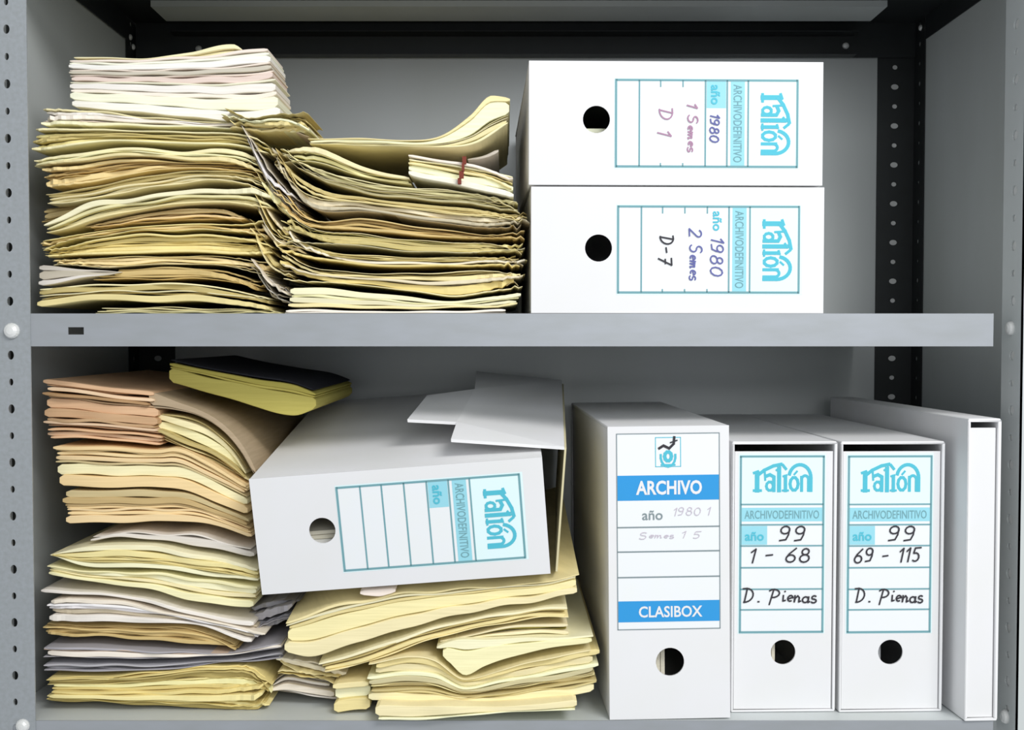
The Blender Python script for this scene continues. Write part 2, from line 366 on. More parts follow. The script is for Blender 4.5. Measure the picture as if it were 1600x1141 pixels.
# ARCHIVO box
HA = at(1040, 668, 0).z-Z_LOW
ba = archive_box((at(953, 1127, .0).x, .003, Z_LOW+.0004), (0, -.6, 1.6), .1065, HA, D5, (.0535, .0505, .0125), 'upright white box file with two blue bands reading ARCHIVO and CLASIBOX')
def archivo_label(parent):
    f = onbox('up', .0078, HA-.0065, -.0012); art = Art(f); W_, H_ = .090, .172
    bm = art.new(); art.r(bm, 0, W_, -H_, 0, .00015, 0)
    art.r(bm, 0, W_, -.0585, -.0365, .0003, 1); art.r(bm, 0, W_, -.1655, -.147, .0003, 1)
    art.frame(bm, 0, W_, -H_, 0, .0008, .0004, 2)
    for z in (-.082, -.1035, -.126): art.r(bm, 0, W_, z-.0006, z+.0006, .0004, 2)
    lab = link('label', bm, [M_WHITE, M_BLUE, M_GLINE], parent); lab['label'] = 'white spine label with two blue bands'
    bm = art.new(); art.text(bm, 'ARCHIVO', W_/2+.001, -.053, .0165, .0005, bold=.03, width=.058); link('band_lettering', bm, M_CARD, lab)
    bm = art.new(); art.text(bm, 'CLASIBOX', W_/2+.001, -.1612, .0135, .0005, bold=.02, width=.056); link('band_lettering', bm, M_CARD, lab)
    bm = art.new(); art.text(bm, 'año', .031, -.0755, .0125, .0005, bold=.01, width=.018); link('year_caption', bm, M_GLINE, lab)
    bm = art.new()
    art.frame(bm, .034, .056, -.029, -.0035, .0007, .0003, 0)
    art.stroke(bm, arc(.045, -.02, .0065, .009, 170, 370), .002, .0004, 0); art.stroke(bm, [(.039, -.0275), (.051, -.0275)], .0016, .0004, 0); art.stroke(bm, arc(.045, -.02, .003, .004, 0, 360), .003, .0004, 0)
    art.stroke(bm, [(.037, -.013), (.041, -.0105), (.046, -.013), (.050, -.009), (.0505, -.003)], .0022, .0006, 1); art.stroke(bm, [(.047, -.008), (.053, -.006)], .0012, .0006, 1)
    link('emblem', bm, [M_LOGO, M_INK], lab)
    bm = art.new(); hand(art, bm, '1980 1', .048, -.072, .007, .0006, .0007, 0, width=.034); link('handwriting', bm, M_PENCIL, lab)
    bm = art.new(); hand(art, bm, 'Semes 1 5', .018, -.092, .006, .0006, .0007, 0, width=.056); link('handwriting', bm, M_PENCIL, lab)
archivo_label(ba)
# two narrower ones, the front sitting back in its sleeve
def narrow(px, px1, ydep, yaw, label, hw):
    x0 = at(px, 1000, ydep).x; x1 = at(px1, 1000, ydep).x
    h = at(1200, 691, ydep).z-Z_LOW; w_ = x1-x0
    b = archive_box((x0, ydep, Z_LOW+.0004), (0, 0, yaw), w_, h, .362, (w_/2+.0005, .0535, .0112), label, recess=.0022, gap=.0072)
    file_label(b, onbox('up', (w_-LW)/2-.0015, h-.0135, .0022), hw)
    return b
Z3 = lambda i: -LH*ROWS[i]
nb1 = narrow(1143, 1306, .022, 1.6, 'upright white box file marked 99 and 1 - 68, beside the blue banded box', [('99', .033, Z3(3)+.004, .0135, .027, 0), ('1 - 68', .006, Z3(4)+.005, .0125, .058, 0), ('D. Pienas', .002, Z3(6)+.006, .013, .067, 0)])
nb2 = narrow(1312, 1474, .022, 1.9, 'upright white box file marked 99 and 69 - 115, right of the 1 - 68 box', [('99', .034, Z3(3)+.004, .0135, .028, 0), ('69 - 115', .004, Z3(4)+.005, .0125, .062, 0), ('D. Pienas', .006, Z3(6)+.006, .013, .062, 0)])
xa = at(1506, 1130, 0).x; xb = at(1557, 1130, 0).x
b5 = archive_box((xa, -.002, Z_LOW+.0004), (0, 0, 2.7), xb-xa, at(1530, 655, 0).z-Z_LOW, .365, None, 'slim white box file without label, standing against the right post', recess=.003, gap=.006, t=.0022)
# lid of the tipped box: swings open at its right end
def quad_sheet(bm, pts, t):
    n = (pts[1]-pts[0]).cross(pts[2]-pts[0]).normalized()*t
    a = [bm.verts.new(q) for q in pts]; b = [bm.verts.new(q+n) for q in pts]
    fa = bm.faces.new(a); fb = bm.faces.new(b[::-1]); k = len(pts)
    for i in range(k): bm.faces.new([a[i], b[i], b[(i+1) % k], a[(i+1) % k]])
bpy.context.view_layer.update(); inv = bt.matrix_world.inverted()
A = lambda px, py, Y: inv @ at(px, py, Y)
bm = bmesh.new(); quad_sheet(bm, [A(882, 700, .012), A(868, 893, .012), A(862, 862, .34), A(878, 600, .34)], .0018)
lid = link('lid', bm, [M_CARDC], bt); lid['label'] = 'cream inner side of the open lid'
bm = bmesh.new()
top_pts = [A(882, 703, .008), A(705, 691, .004), A(714, 664, .05), A(637, 660, .05), A(668, 622, .17), A(742, 612, .2), A(745, 584, .335), A(878, 598, .335)]
n_ = Vector((0, 0, .0028)); a = [bm.verts.new(q) for q in top_pts]; b = [bm.verts.new(q+n_) for q in top_pts]
for t_ in ((0, 1, 2), (0, 2, 7), (2, 3, 4), (2, 4, 5), (2, 5, 7), (5, 6, 7)):
    bm.faces.new([a[i] for i in t_]); bm.faces.new([b[i] for i in t_[::-1]])
for i in range(8): bm.faces.new([a[i], b[i], b[(i+1) % 8], a[(i+1) % 8]])
link('lid_flap', bm, M_CARDG, bt)

# ------------------------------------------------------------------ paper
PAL = {
 'cream': [(240, 231, 182), (234, 224, 168), (243, 237, 198), (226, 214, 152)],
 'yellow': [(230, 218, 150), (236, 226, 160), (220, 206, 136), (240, 232, 174)],
 'tan': [(206, 184, 124), (218, 198, 138), (194, 172, 112), (226, 208, 150)],
 'pinkish': [(228, 196, 158), (220, 184, 144), (236, 208, 172), (212, 176, 134)],
 'buff': [(236, 216, 164), (230, 206, 152), (242, 226, 180), (226, 204, 156)],
 'white': [(238, 236, 228), (230, 228, 218), (244, 243, 238), (236, 230, 212)],
 'pale': [(240, 236, 216), (244, 228, 214), (238, 222, 210), (236, 238, 214), (246, 243, 232)],
 'green': [(226, 222, 172), (232, 228, 184), (216, 212, 160), (238, 234, 198)],
 'grey': [(172, 173, 178), (160, 162, 166), (182, 184, 188)],
 'olive': [(190, 182, 92), (200, 192, 104), (180, 170, 84)],
 'dark': [(44, 46, 52), (50, 52, 58)],  # near black for the shade put on the olive folder
 'brown': [(168, 152, 124), (176, 160, 132)],
 'mix': [(236, 226, 168), (226, 218, 186), (220, 206, 138), (232, 228, 206), (206, 190, 128)],
}
def curve(pts):
    pts = sorted(pts); xs = [p_[0] for p_ in pts]; ys = [p_[1] for p_ in pts]; n = len(pts)
    sl = [(ys[i+1]-ys[i])/(xs[i+1]-xs[i]) for i in range(n-1)]
    m = [sl[0]]+[(0 if sl[i-1]*sl[i] < 0 else (sl[i-1]+sl[i])/2) for i in range(1, n-1)]+[sl[-1]]
    def g(x):
        if x <= xs[0]: return ys[0]+m[0]*(x-xs[0])*.6
        if x >= xs[-1]: return ys[-1]+m[-1]*(x-xs[-1])*.6
        i = max(k for k in range(n-1) if xs[k] <= x); h = xs[i+1]-xs[i]; t = (x-xs[i])/h
        return (2*t**3-3*t**2+1)*ys[i]+(t**3-2*t**2+t)*h*m[i]+(-2*t**3+3*t**2)*ys[i+1]+(t**3-t**2)*h*m[i+1]
    return g
def slab(bm, cl, xl, xr, zt, zb, yf, yb, col, taper=.0016, rise=0.0, zmin=-9, round_front=.0006):
    """one sheet group: zt, zb, yf functions of x"""
    n = max(8, int((xr-xl)/.0034)); rings = []
    for i in range(n+1):
        x = xl+(xr-xl)*i/n; e = min(x-xl, xr-x); k = 1 if e > taper else .55+.45*math.sqrt(max(0, e/taper))
        a, b = zt(x), zb(x); mid = (a+b)/2; a = mid+(a-mid)*k; b = mid+(b-mid)*k
        b = max(b, zmin); a = max(a, b+.0003); y = yf(x); th = (a-b)
        rr = min(round_front, th*.4)
        ym = y+.05; prof = [(y+rr, b), (y, b+rr*.8), (y, a-rr*.8), (y+rr, a), (ym, a+rise*.05), (yb, a+rise*(yb-y)), (yb, b+rise*(yb-y)), (ym, b+rise*.05)]
        rings.append([bm.verts.new((x, q[0], max(q[1], zmin))) for q in prof])
    m = 8; fs = []
    for r0, r1 in zip(rings, rings[1:]):
        for j in range(m): fs.append(bm.faces.new([r0[j], r1[j], r1[(j+1) % m], r0[(j+1) % m]]))
    fs.append(bm.faces.new(rings[0])); fs.append(bm.faces.new(rings[-1][::-1]))
    for f in fs:
        for lp in f.loops: lp[cl] = col
def wob(rn, amp, wl):
    ph = [(rn.uniform(0, 6.28), rn.uniform(.6, 1.7)/wl, rn.uniform(.4, 1)) for _ in range(4)]
    return lambda x: amp*sum(a*math.sin(6.283*f_*x+p_) for p_, f_, a in ph)/2
COUNT = [0]
def bundle(name, label, cat, group, top, bot, Y=.03, depth=.30, n=5, pal='cream', cover=None, jx=.004, jy=.003, curl=(0, 0), rise=0.0, wave=.0006, gapf=.12, base=None, string=None, clen=.016, fray=0.0):
    if group == GM: depth = min(depth, .24)
    jy *= 1.5; COUNT[0] += 1; rn = random.Random(100+COUNT[0])
    fray = fray or max(curl)*.35
    if min(b_[1] for b_ in bot)-min(t_[1] for t_ in top) > 9: bot = [(x, y-2.1) for x, y in bot]
    T = [at(x, y, Y) for x, y in top]; B = [at(x, y, Y) for x, y in bot]
    zt = curve([(q.x, q.z) for q in T]); zb = curve([(q.x, q.z) for q in B])
    tl, tr = min(q.x for q in T), max(q.x for q in T); bl, br = min(q.x for q in B), max(q.x for q in B)
    zmin = (Z_MID if max(q.z for q in T) > Z_MID else Z_LOW)+.0005
    groups = {}
    if gapf > .08 and n > 2: n = int(n*1.2+.5)
    ths = [rn.choice((.3, .5, .8, 1.3, 2.0))*rn.uniform(.8, 1.2) for _ in range(n)]; s = sum(ths); acc = [0]
    for k in ths: acc.append(acc[-1]+k/s)
    for k in range(n):
        t0, t1 = acc[k], acc[k+1]; g = min((t1-t0)*.6, gapf*rn.choice((.1, .3, 1, 2.4))/n); u0, u1 = t0+g*.5, t1-g*.5; tm = (t0+t1)/2
        is_cov = cover and (k in (0, n-1))
        f_ = .35 if is_cov else 1
        xl = bl+(tl-bl)*tm+rn.uniform(-jx, jx)*f_-(jx*.5 if is_cov else 0); xr = br+(tr-br)*tm+rn.uniform(-jx, jx)*f_+(jx*.5 if is_cov else 0)
        wz = wob(rn, wave*1.3, .08); fz = wob(rn, fray, .011); fy = wob(rn, fray*2.5, .014); wy = wob(rn, jy*.35, .07); y0 = Y+rn.uniform(-jy, jy)*f_-(jy if is_cov else 0)
        cL, cR = rn.gauss(0, 1)*curl[0], rn.gauss(0, 1)*curl[1]
        def dz(x, xl=xl, xr=xr, cL=cL, cR=cR, wz=wz, fz=fz): return wz(x)+fz(x)*((math.exp(-(x-xl)/.018) if curl[0] else 0)+(math.exp(-(xr-x)/.018) if curl[1] else 0))+cL*math.exp(-(x-xl)/clen)+cR*math.exp(-(xr-x)/clen)
        th_end = lambda x, xl=xl, xr=xr: 1
        ZT_ = lambda x, u=u1, d=dz: zb(x)+(zt(x)-zb(x))*u+d(x)
        ZB_ = lambda x, u=u0, d=dz: zb(x)+(zt(x)-zb(x))*u+d(x)
        YF = lambda x, y0=y0, wy=wy, fy=fy, xl=xl, xr=xr: y0+wy(x)+fy(x)*(math.exp(-(x-xl)/.02)*(curl[0] > 0)+math.exp(-(xr-x)/.02)*(curl[1] > 0))
        pl = PAL[cover if is_cov else pal]; c = rn.choice(pl); c = lin([min(247, v+(8 if pal not in ('dark', 'olive', 'grey', 'brown') else 0)) for v in c]); br_ = rn.choice((.66, .85, .94, 1, 1.04, 1.06)) if not is_cov else rn.uniform(.92, 1.04); c = (min(.93, c[0]*br_*1.02), min(.93, c[1]*br_*(.94 if br_ < .7 else .975)), min(.93, c[2]*br_*(.85 if br_ < .7 else 1)), 1)
        key = 'cover' if is_cov else 'sheets'
        if key not in groups: b_ = bmesh.new(); groups[key] = (b_, b_.loops.layers.float_color.new('sheet_colour'))
        slab(groups[key][0], groups[key][1], xl, xr, ZT_, ZB_, YF, min(DEPTH-.012, Y+depth), c, rise=rise, zmin=zmin)
    if len(groups) == 1 and not string:
        o = link(name, list(groups.values())[0][0], M_PAPER); tag(o, label, cat, group); return o
    root = empty(name, ((tl+tr)/2, Y+depth/2, max(zmin, zb((bl+br)/2)))); tag(root, label, cat, group)
    for key, (b_, _) in groups.items():
        bmesh.ops.translate(b_, verts=b_.verts, vec=-root.location); link(key, b_, M_PAPER, root)
    return root
GU = 'document bundles piled at the left of the upper shelf'; GM = 'document bundles piled in the middle of the upper shelf'
GL = 'document bundles piled at the left of the lower shelf'; GP = 'loose folders under the tipped box file'
FO, BU, SH = 'document_folder', 'paper_bundle', 'paper_sheet'
def B(*a, **k): return bundle(*a, **k)
# ---- upper left stack, from the top
B(BU, 'thick block of white and pale pink papers on top of the upper left pile', 'papers', GU, [(108, 94), (200, 93), (270, 90), (340, 84), (418, 75)], [(113, 170), (200, 176), (300, 186), (400, 193), (441, 186)], Y=.045, n=12, pal='pale', jx=.0012, jy=.0008, gapf=.05, depth=.07)
B(SH, 'greenish folded sheet curling up on top of the white and pink papers', 'papers', GU, [(120, 90), (220, 91), (300, 82), (365, 69), (378, 76)], [(112, 96), (220, 97), (300, 94), (366, 85), (380, 83)], Y=.047, n=2, pal='green', jx=.001, depth=.06)
B(FO, 'cream folder directly under the white and pink paper block', 'folder', GU, [(73, 172), (140, 173), (220, 182), (351, 192), (440, 187), (476, 190)], [(72, 199), (140, 199), (220, 201), (350, 204), (440, 210), (480, 214)], Y=.035, n=4, pal='pale', cover='cream', curl=(.0005, .003))
B(FO, 'yellow cream folder with a drooping front, third from the top of the upper left pile', 'folder', GU, [(62, 204), (150, 202), (230, 206), (300, 208), (394, 214), (414, 226)], [(57, 241), (155, 227), (220, 224), (300, 230), (380, 232), (420, 244)], Y=.03, n=5, pal='yellow', cover='cream', curl=(.001, .002))
B(FO, 'thin cream folder arching over the tan papers in the upper left pile', 'folder', GU, [(58, 252), (120, 240), (197, 232), (281, 236), (380, 240), (405, 254)], [(62, 262), (120, 256), (197, 246), (281, 252), (370, 258), (410, 268)], Y=.028, n=3, pal='cream', cover='cream', curl=(.001, .002))
B(BU, 'tan papers between two arching cream folders in the upper left pile', 'papers', GU, [(66, 266), (120, 260), (197, 250), (281, 254), (370, 260), (402, 268)], [(76, 298), (140, 290), (200, 278), (260, 268), (370, 270), (408, 276)], Y=.036, n=6, pal='tan', jy=.004, curl=(.001, .003))
B(FO, 'bright cream folder sweeping up from a rounded left end in the upper left pile', 'folder', GU, [(76, 304), (130, 297), (200, 282), (281, 270), (340, 268), (390, 276), (412, 288)], [(78, 322), (130, 317), (197, 304), (281, 290), (340, 285), (390, 290), (416, 300)], Y=.025, n=4, pal='cream', cover='cream', jx=.002, curl=(0, .003))
B(BU, 'brown edged papers left of the wide greenish folder in the upper left pile', 'papers', GU, [(70, 326), (100, 322), (122, 319)], [(70, 350), (100, 344), (124, 338)], Y=.045, n=4, pal='tan', jx=.003)
B(FO, 'wide greenish cream folder bending down to the left in the upper left pile', 'folder', GU, [(76, 352), (126, 322), (160, 313), (225, 309), (281, 298), (394, 296), (422, 310)], [(76, 366), (110, 360), (157, 344), (225, 330), (281, 322), (351, 320), (424, 330)], Y=.022, n=4, pal='green', cover='cream', jx=.002, curl=(0, .002))
B(BU, 'buff papers right under the wide greenish folder', 'papers', GU, [(140, 352), (225, 334), (281, 326), (340, 325), (384, 338)], [(140, 362), (225, 350), (281, 346), (340, 346), (380, 350)], Y=.032, n=4, pal='buff', curl=(.0005, .002))
B(FO, 'thin tan folder sloping down left above the yellow bundle', 'folder', GU, [(70, 376), (120, 368), (225, 354), (300, 350), (380, 354), (412, 352)], [(72, 388), (120, 378), (225, 364), (300, 363), (380, 365), (414, 372)], Y=.028, n=3, pal='tan', cover='yellow', curl=(.001, .004))
B(FO, 'yellow folder bundle in the middle of the upper left pile', 'folder', GU, [(76, 392), (130, 380), (197, 368), (280, 366), (351, 368), (420, 378)], [(78, 406), (130, 402), (230, 398), (320, 398), (370, 400), (424, 402)], Y=.026, n=5, pal='yellow', cover='yellow', curl=(.001, .004))
B(FO, 'cream folder lying on the white paper in the upper left pile', 'folder', GU, [(86, 408), (130, 405), (230, 401), (320, 401), (370, 404), (418, 410)], [(90, 416), (130, 418), (190, 420), (260, 415), (350, 418), (420, 430)], Y=.028, n=4, pal='buff', cover='cream', curl=(.001, .004))
B(SH, 'bright white paper wedge poking out low at the left of the upper left pile', 'papers', GU, [(62, 414), (110, 419), (150, 422), (186, 425)], [(62, 448), (110, 441), (150, 434), (188, 428)], Y=.022, n=3, pal='white', jx=.001, gapf=.02, jy=.001)
B(BU, 'ochre papers right of the white wedge in the upper left pile', 'papers', GU, [(194, 421), (260, 418), (340, 422), (408, 440)], [(150, 440), (260, 439), (340, 441), (412, 456)], Y=.03, n=4, pal='tan', curl=(0, .005))
B(FO, 'thick cream folder near the bottom of the upper left pile', 'folder', GU, [(66, 452), (110, 447), (200, 444), (309, 444), (394, 458), (420, 462)], [(64, 482), (110, 477), (157, 473), (240, 474), (323, 476), (420, 482)], Y=.02, n=4, pal='cream', cover='cream', jx=.002, curl=(0, .003))
B(BU, 'thin pale papers at the very bottom of the upper left pile', 'papers', GU, [(165, 481), (250, 480), (323, 481), (430, 484)], [(150, 492), (250, 492), (323, 492), (436, 492)], Y=.018, n=3, pal='green', curl=(0, .002))
# ---- upper middle stack
B(FO, 'pale green folder curling up to the right against the stacked box files', 'folder', GM, [(482, 217), (560, 216), (653, 219), (690, 212), (735, 180), (768, 150), (796, 154)], [(486, 228), (560, 229), (653, 232), (700, 234), (745, 226), (792, 197)], Y=.02, n=5, pal='green', cover='cream', jx=.001, jy=.001, gapf=.25)
B(SH, 'small white slip curling up in the dark gap below the pale green folder', 'papers', GM, [(732, 247), (755, 240), (777, 229)], [(732, 250), (755, 246), (778, 238)], Y=.05, n=1, pal='white', jx=.001)
B(FO, 'cream folder tied with a dark red string in the upper middle pile', 'folder', GM, [(640, 243), (700, 252), (760, 262), (800, 277)], [(640, 278), (700, 290), (760, 302), (802, 312)], Y=.014, n=5, pal='cream', cover='pale', jx=.001, curl=(0, .002))
B(FO, 'pale folder sloping down right below the dark gap in the upper middle pile', 'folder', GM, [(452, 238), (492, 232), (569, 262), (630, 276), (638, 278)], [(458, 250), (500, 256), (569, 280), (640, 290)], Y=.018, n=3, pal='cream', cover='cream', jx=.002, curl=(.003, 0))
B(BU, 'greenish cream papers sloping under the string tied folder', 'papers', GM, [(440, 226), (470, 250), (569, 284), (640, 294), (700, 298), (760, 306), (806, 315)], [(446, 240), (480, 272), (569, 304), (640, 312), (700, 318), (760, 324), (808, 330)], Y=.02, n=6, pal='green', jx=.003, curl=(.006, .003))
B(BU, 'white and cream papers above the long dark gap in the upper middle pile', 'papers', GM, [(428, 240), (470, 280), (569, 308), (640, 316), (760, 328), (812, 336)], [(432, 262), (476, 322), (569, 332), (640, 343), (760, 357), (818, 354)], Y=.016, n=7, pal='mix', jx=.006, curl=(.008, .002))
B(FO, 'tan folder just below the long dark gap in the upper middle pile', 'folder', GM, [(436, 290), (476, 336), (569, 342), (653, 354), (766, 367), (816, 366)], [(440, 320), (476, 352), (569, 362), (653, 372), (766, 376), (818, 378)], Y=.02, n=4, pal='tan', cover='tan', jx=.005, curl=(.006, .003))
B(FO, 'yellow cream folder in the middle of the upper middle pile', 'folder', GM, [(444, 338), (484, 358), (569, 366), (653, 376), (766, 380), (812, 384)], [(450, 362), (484, 376), (569, 388), (653, 396), (766, 398), (814, 398)], Y=.016, n=5, pal='yellow', cover='cream', jx=.005, curl=(.006, .004))
B(BU, 'creased mixed papers below the yellow cream folder in the upper middle pile', 'papers', GM, [(440, 364), (484, 384), (540, 396), (653, 402), (766, 402), (812, 404)], [(446, 390), (484, 404), (540, 414), (653, 420), (757, 418), (812, 420)], Y=.018, n=6, pal='mix', jx=.007, curl=(.007, .006))
B(FO, 'cream folder with frayed right end low in the upper middle pile', 'folder', GM, [(436, 398), (484, 418), (540, 425), (653, 428), (751, 422), (812, 428)], [(446, 428), (484, 440), (569, 448), (639, 457), (709, 466), (812, 452)], Y=.015, n=6, pal='mix', cover='cream', jx=.006, curl=(.005, .005))
B(FO, 'thick smooth cream folder at the bottom of the upper middle pile', 'folder', GM, [(456, 450), (510, 450), (569, 457), (639, 464), (709, 471), (770, 464), (814, 460)], [(452, 481), (540, 484), (639, 485), (720, 484), (806, 480)], Y=.012, n=4, pal='cream', cover='cream', jx=.0015, jy=.0015, curl=(0, .001), gapf=.06)
B(SH, 'pale sheets flat on the shelf under the upper middle pile', 'papers', GM, [(446, 484), (600, 486), (700, 486), (790, 484)], [(446, 493), (600, 493), (700, 493), (792, 493)], Y=.012, n=2, pal='white', jx=.002)
# crumpled, curling corners where the two upper piles meet
rn = random.Random(5)
for i, (x0, y0, x1, y1, pl, lb) in enumerate([
    (386, 205, 470, 330, 'white', 'topmost'), (404, 258, 482, 352, 'cream', 'second'), (398, 300, 470, 392, 'mix', 'third'), (396, 350, 462, 432, 'cream', 'fourth'), (400, 410, 456, 470, 'white', 'lowest')]):
    B(SH, 'curled dog-eared sheets wedged between the two upper piles, %s of the five' % lb, 'papers', 'dog-eared sheets between the two upper piles',
      [(x0, y0), ((x0+x1)/2-8, (y0+y1)/2+8-14), (x1, y1-12)], [(x0+4, y0+22), ((x0+x1)/2-8, (y0+y1)/2+26), (x1+4, y1+6)], Y=.024+.004*(i % 2), depth=.1, n=5, pal=pl, jx=.005, jy=.007, curl=(.005, .005), gapf=.55)
B(SH, 'crumpled cream paper corner sticking up where the two upper piles meet', 'papers', None, [(352, 176), (400, 186), (440, 178), (482, 184)], [(360, 192), (400, 203), (440, 206), (484, 208)], Y=.02, depth=.08, n=4, pal='cream', jx=.006, jy=.006, curl=(.004, .006), gapf=.4)
# ---- lower left stack
B(FO, 'olive yellow folder lying askew on top of the lower left pile', 'folder', GL, [(267, 566), (330, 580), (400, 592), (460, 602), (492, 614)], [(266, 600), (330, 616), (400, 638), (460, 652), (494, 640)], Y=.07, depth=.25, n=3, pal='olive', cover='olive', jx=.001, jy=.001, gapf=.03)
B(SH, 'dark grey sheet added as shelf shade on top of the olive yellow folder', 'folder', GL, [(267, 561), (330, 575), (400, 587), (460, 597), (490, 608)], [(267, 564), (330, 578), (400, 590), (460, 600), (491, 611)], Y=.071, depth=.25, n=1, pal='dark', jx=.0004, jy=.0002, wave=.0001)  # added sheet, its dark colour stands in for shelf shade
B(BU, 'pinkish ledger sheets at the top left of the lower left pile', 'papers', GL, [(72, 592), (110, 597), (160, 604), (234, 612)], [(78, 688), (140, 688), (200, 692), (254, 698)], Y=.04, n=11, pal='pinkish', jx=.004, jy=.003, gapf=.16)
B(SH, 'grey brown cover bending down from the pinkish ledgers to the tipped box file', 'folder', GL, [(232, 612), (270, 626), (310, 640), (350, 664), (378, 694), (402, 738)], [(236, 640), (270, 642), (310, 652), (350, 678), (376, 708), (396, 742)], Y=.042, n=2, pal='brown', cover=None, jx=.0005, jy=.0005, gapf=.03, depth=.33)
B(BU, 'yellow pages fanning out under the grey brown cover', 'papers', GL, [(240, 644), (290, 652), (330, 672), (366, 704), (388, 742)], [(258, 690), (290, 706), (330, 722), (366, 742), (388, 752)], Y=.05, n=7, pal='cream', jx=.003, jy=.006, gapf=.35, depth=.3)
B(FO, 'thick buff bundle in the middle of the lower left pile', 'folder', GL, [(84, 696), (160, 698), (250, 702), (270, 700), (320, 720), (382, 756)], [(98, 762), (180, 764), (250, 764), (290, 768), (340, 788), (386, 806)], Y=.036, n=7, pal='buff', cover='buff', jx=.002, jy=.0012, gapf=.07)
B(BU, 'buff papers with straight edges above the dark gap in the lower left pile', 'papers', GL, [(100, 766), (180, 767), (250, 767), (290, 771), (340, 791), (388, 811)], [(104, 820), (180, 819), (250, 818), (310, 818), (350, 828), (390, 842)], Y=.034, n=7, pal='buff', jx=.002, jy=.0012, gapf=.07)
B(SH, 'crumpled white sheet in the gap under the thick buff papers', 'papers', GL, [(150, 838), (200, 832), (260, 834), (309, 836), (394, 858)], [(140, 846), (200, 843), (260, 848), (309, 856), (396, 872)], Y=.032, n=2, pal='white', wave=.001, jx=.002)
B(FO, 'pointed cream folder folded at its left tip in the lower left pile', 'folder', GL, [(82, 866), (141, 852), (233, 852), (309, 864), (351, 872), (402, 886)], [(84, 870), (126, 884), (180, 888), (250, 890), (309, 898), (404, 910)], Y=.026, n=5, pal='yellow', cover='cream', jx=.001, curl=(0, .001))
B(FO, 'cream folder under the pointed one, sagging to the right', 'folder', GL, [(78, 882), (126, 890), (180, 892), (250, 894), (309, 902), (404, 914)], [(82, 900), (152, 910), (233, 921), (295, 938), (350, 946), (396, 949)], Y=.03, n=4, pal='cream', cover='cream', jx=.001)
B(SH, 'thin pale sheets sloping right above the white papers in the lower left pile', 'papers', GL, [(68, 920), (169, 926), (233, 936), (281, 948), (340, 962), (400, 970)], [(70, 928), (169, 932), (233, 944), (281, 957), (340, 972), (402, 982)], Y=.03, n=2, pal='white', jx=.002)
B(BU, 'white papers in a wave below the cream folders in the lower left pile', 'papers', GL, [(76, 934), (169, 937), (233, 948), (281, 961), (350, 974), (418, 990)], [(80, 972), (169, 975), (233, 976), (300, 978), (350, 992), (384, 1006)], Y=.026, n=5, pal='white', jx=.003, curl=(.001, .001), gapf=.08)
B(BU, 'yellowed papers below the white wave in the lower left pile', 'papers', GL, [(72, 978), (169, 980), (240, 982), (300, 984), (340, 996), (368, 1010)], [(76, 996), (169, 998), (240, 1004), (300, 1008), (340, 1012), (370, 1016)], Y=.032, n=5, pal='tan', jx=.003, curl=(.001, .001))
B(FO, 'upper grey folder near the bottom of the lower left pile', 'folder', GL, [(73, 1010), (170, 1012), (240, 1016), (340, 1020), (438, 1004)], [(73, 1028), (170, 1030), (240, 1030), (340, 1026), (440, 1014)], Y=.03, n=3, pal='pale', cover='grey', jx=.002)
B(FO, 'lower grey folder resting on the bottom bundle of the lower left pile', 'folder', GL, [(73, 1036), (170, 1037), (240, 1037), (340, 1032), (440, 1020)], [(73, 1050), (170, 1050), (240, 1049), (340, 1038), (440, 1030)], Y=.032, n=3, pal='grey', cover='grey', jx=.002)
B(BU, 'thick tan bundle at the bottom of the lower left pile with crumpled right corner', 'papers', GL, [(78, 1060), (170, 1058), (240, 1052), (337, 1042), (394, 1044), (420, 1064)], [(76, 1100), (170, 1104), (240, 1108), (330, 1113), (394, 1116), (414, 1106)], Y=.026, n=10, pal='yellow', jx=.003, jy=.003, curl=(0, .004))
# ---- papers under the tipped box
B(FO, 'large cream folder directly under the tipped box file', 'folder', GP, [(450, 972), (500, 952), (560, 938), (631, 926), (740, 918), (856, 908), (902, 897)], [(446, 1022), (482, 1028), (560, 1006), (650, 980), (740, 958), (837, 942), (898, 930)], Y=.014, n=5, pal='cream', cover='cream', rise=.1, jx=.002, jy=.001, gapf=.05, depth=.34)
B(SH, 'torn white scrap pinched between the tipped box file and the large cream folder', 'papers', GP, [(560, 924), (590, 921), (624, 917)], [(564, 934), (590, 936), (612, 930)], Y=.008, n=1, pal='pale', jx=.001, depth=.1, rise=.1)
B(FO, 'cream folder slanting under the large one', 'folder', GP, [(500, 1036), (560, 1018), (650, 988), (740, 966), (837, 950), (884, 948)], [(510, 1050), (590, 1032), (676, 1000), (740, 984), (837, 968), (886, 966)], Y=.018, n=4, pal='cream', cover='cream', rise=.06, jx=.002)
B(FO, 'short olive cream folder between the slanting folder and the fanned pages', 'folder', GP, [(690, 1000), (740, 988), (790, 978), (842, 974), (884, 972)], [(694, 1010), (740, 998), (790, 994), (842, 992), (886, 992)], Y=.022, n=3, pal='olive', cover='cream', jx=.002)
B(SH, 'pale loose sheet with a bent left corner on top of the fanned pages', 'papers', GP, [(680, 1011), (712, 1002), (750, 1000), (837, 998), (926, 994)], [(700, 1036), (727, 1057), (756, 1044), (837, 1020), (926, 1006)], Y=.008, n=2, pal='cream', jx=.001, jy=.001, gapf=.02, depth=.3)
B(BU, 'fanned cream pages with rounded left ends at the front of the lower shelf', 'papers', GP, [(582, 1036), (640, 1024), (680, 1030), (727, 1060), (780, 1046), (860, 1026), (930, 1012)], [(578, 1096), (640, 1098), (762, 1100), (860, 1092), (930, 1082)], Y=.012, n=9, pal='cream', jx=.004, jy=.003, gapf=.22)
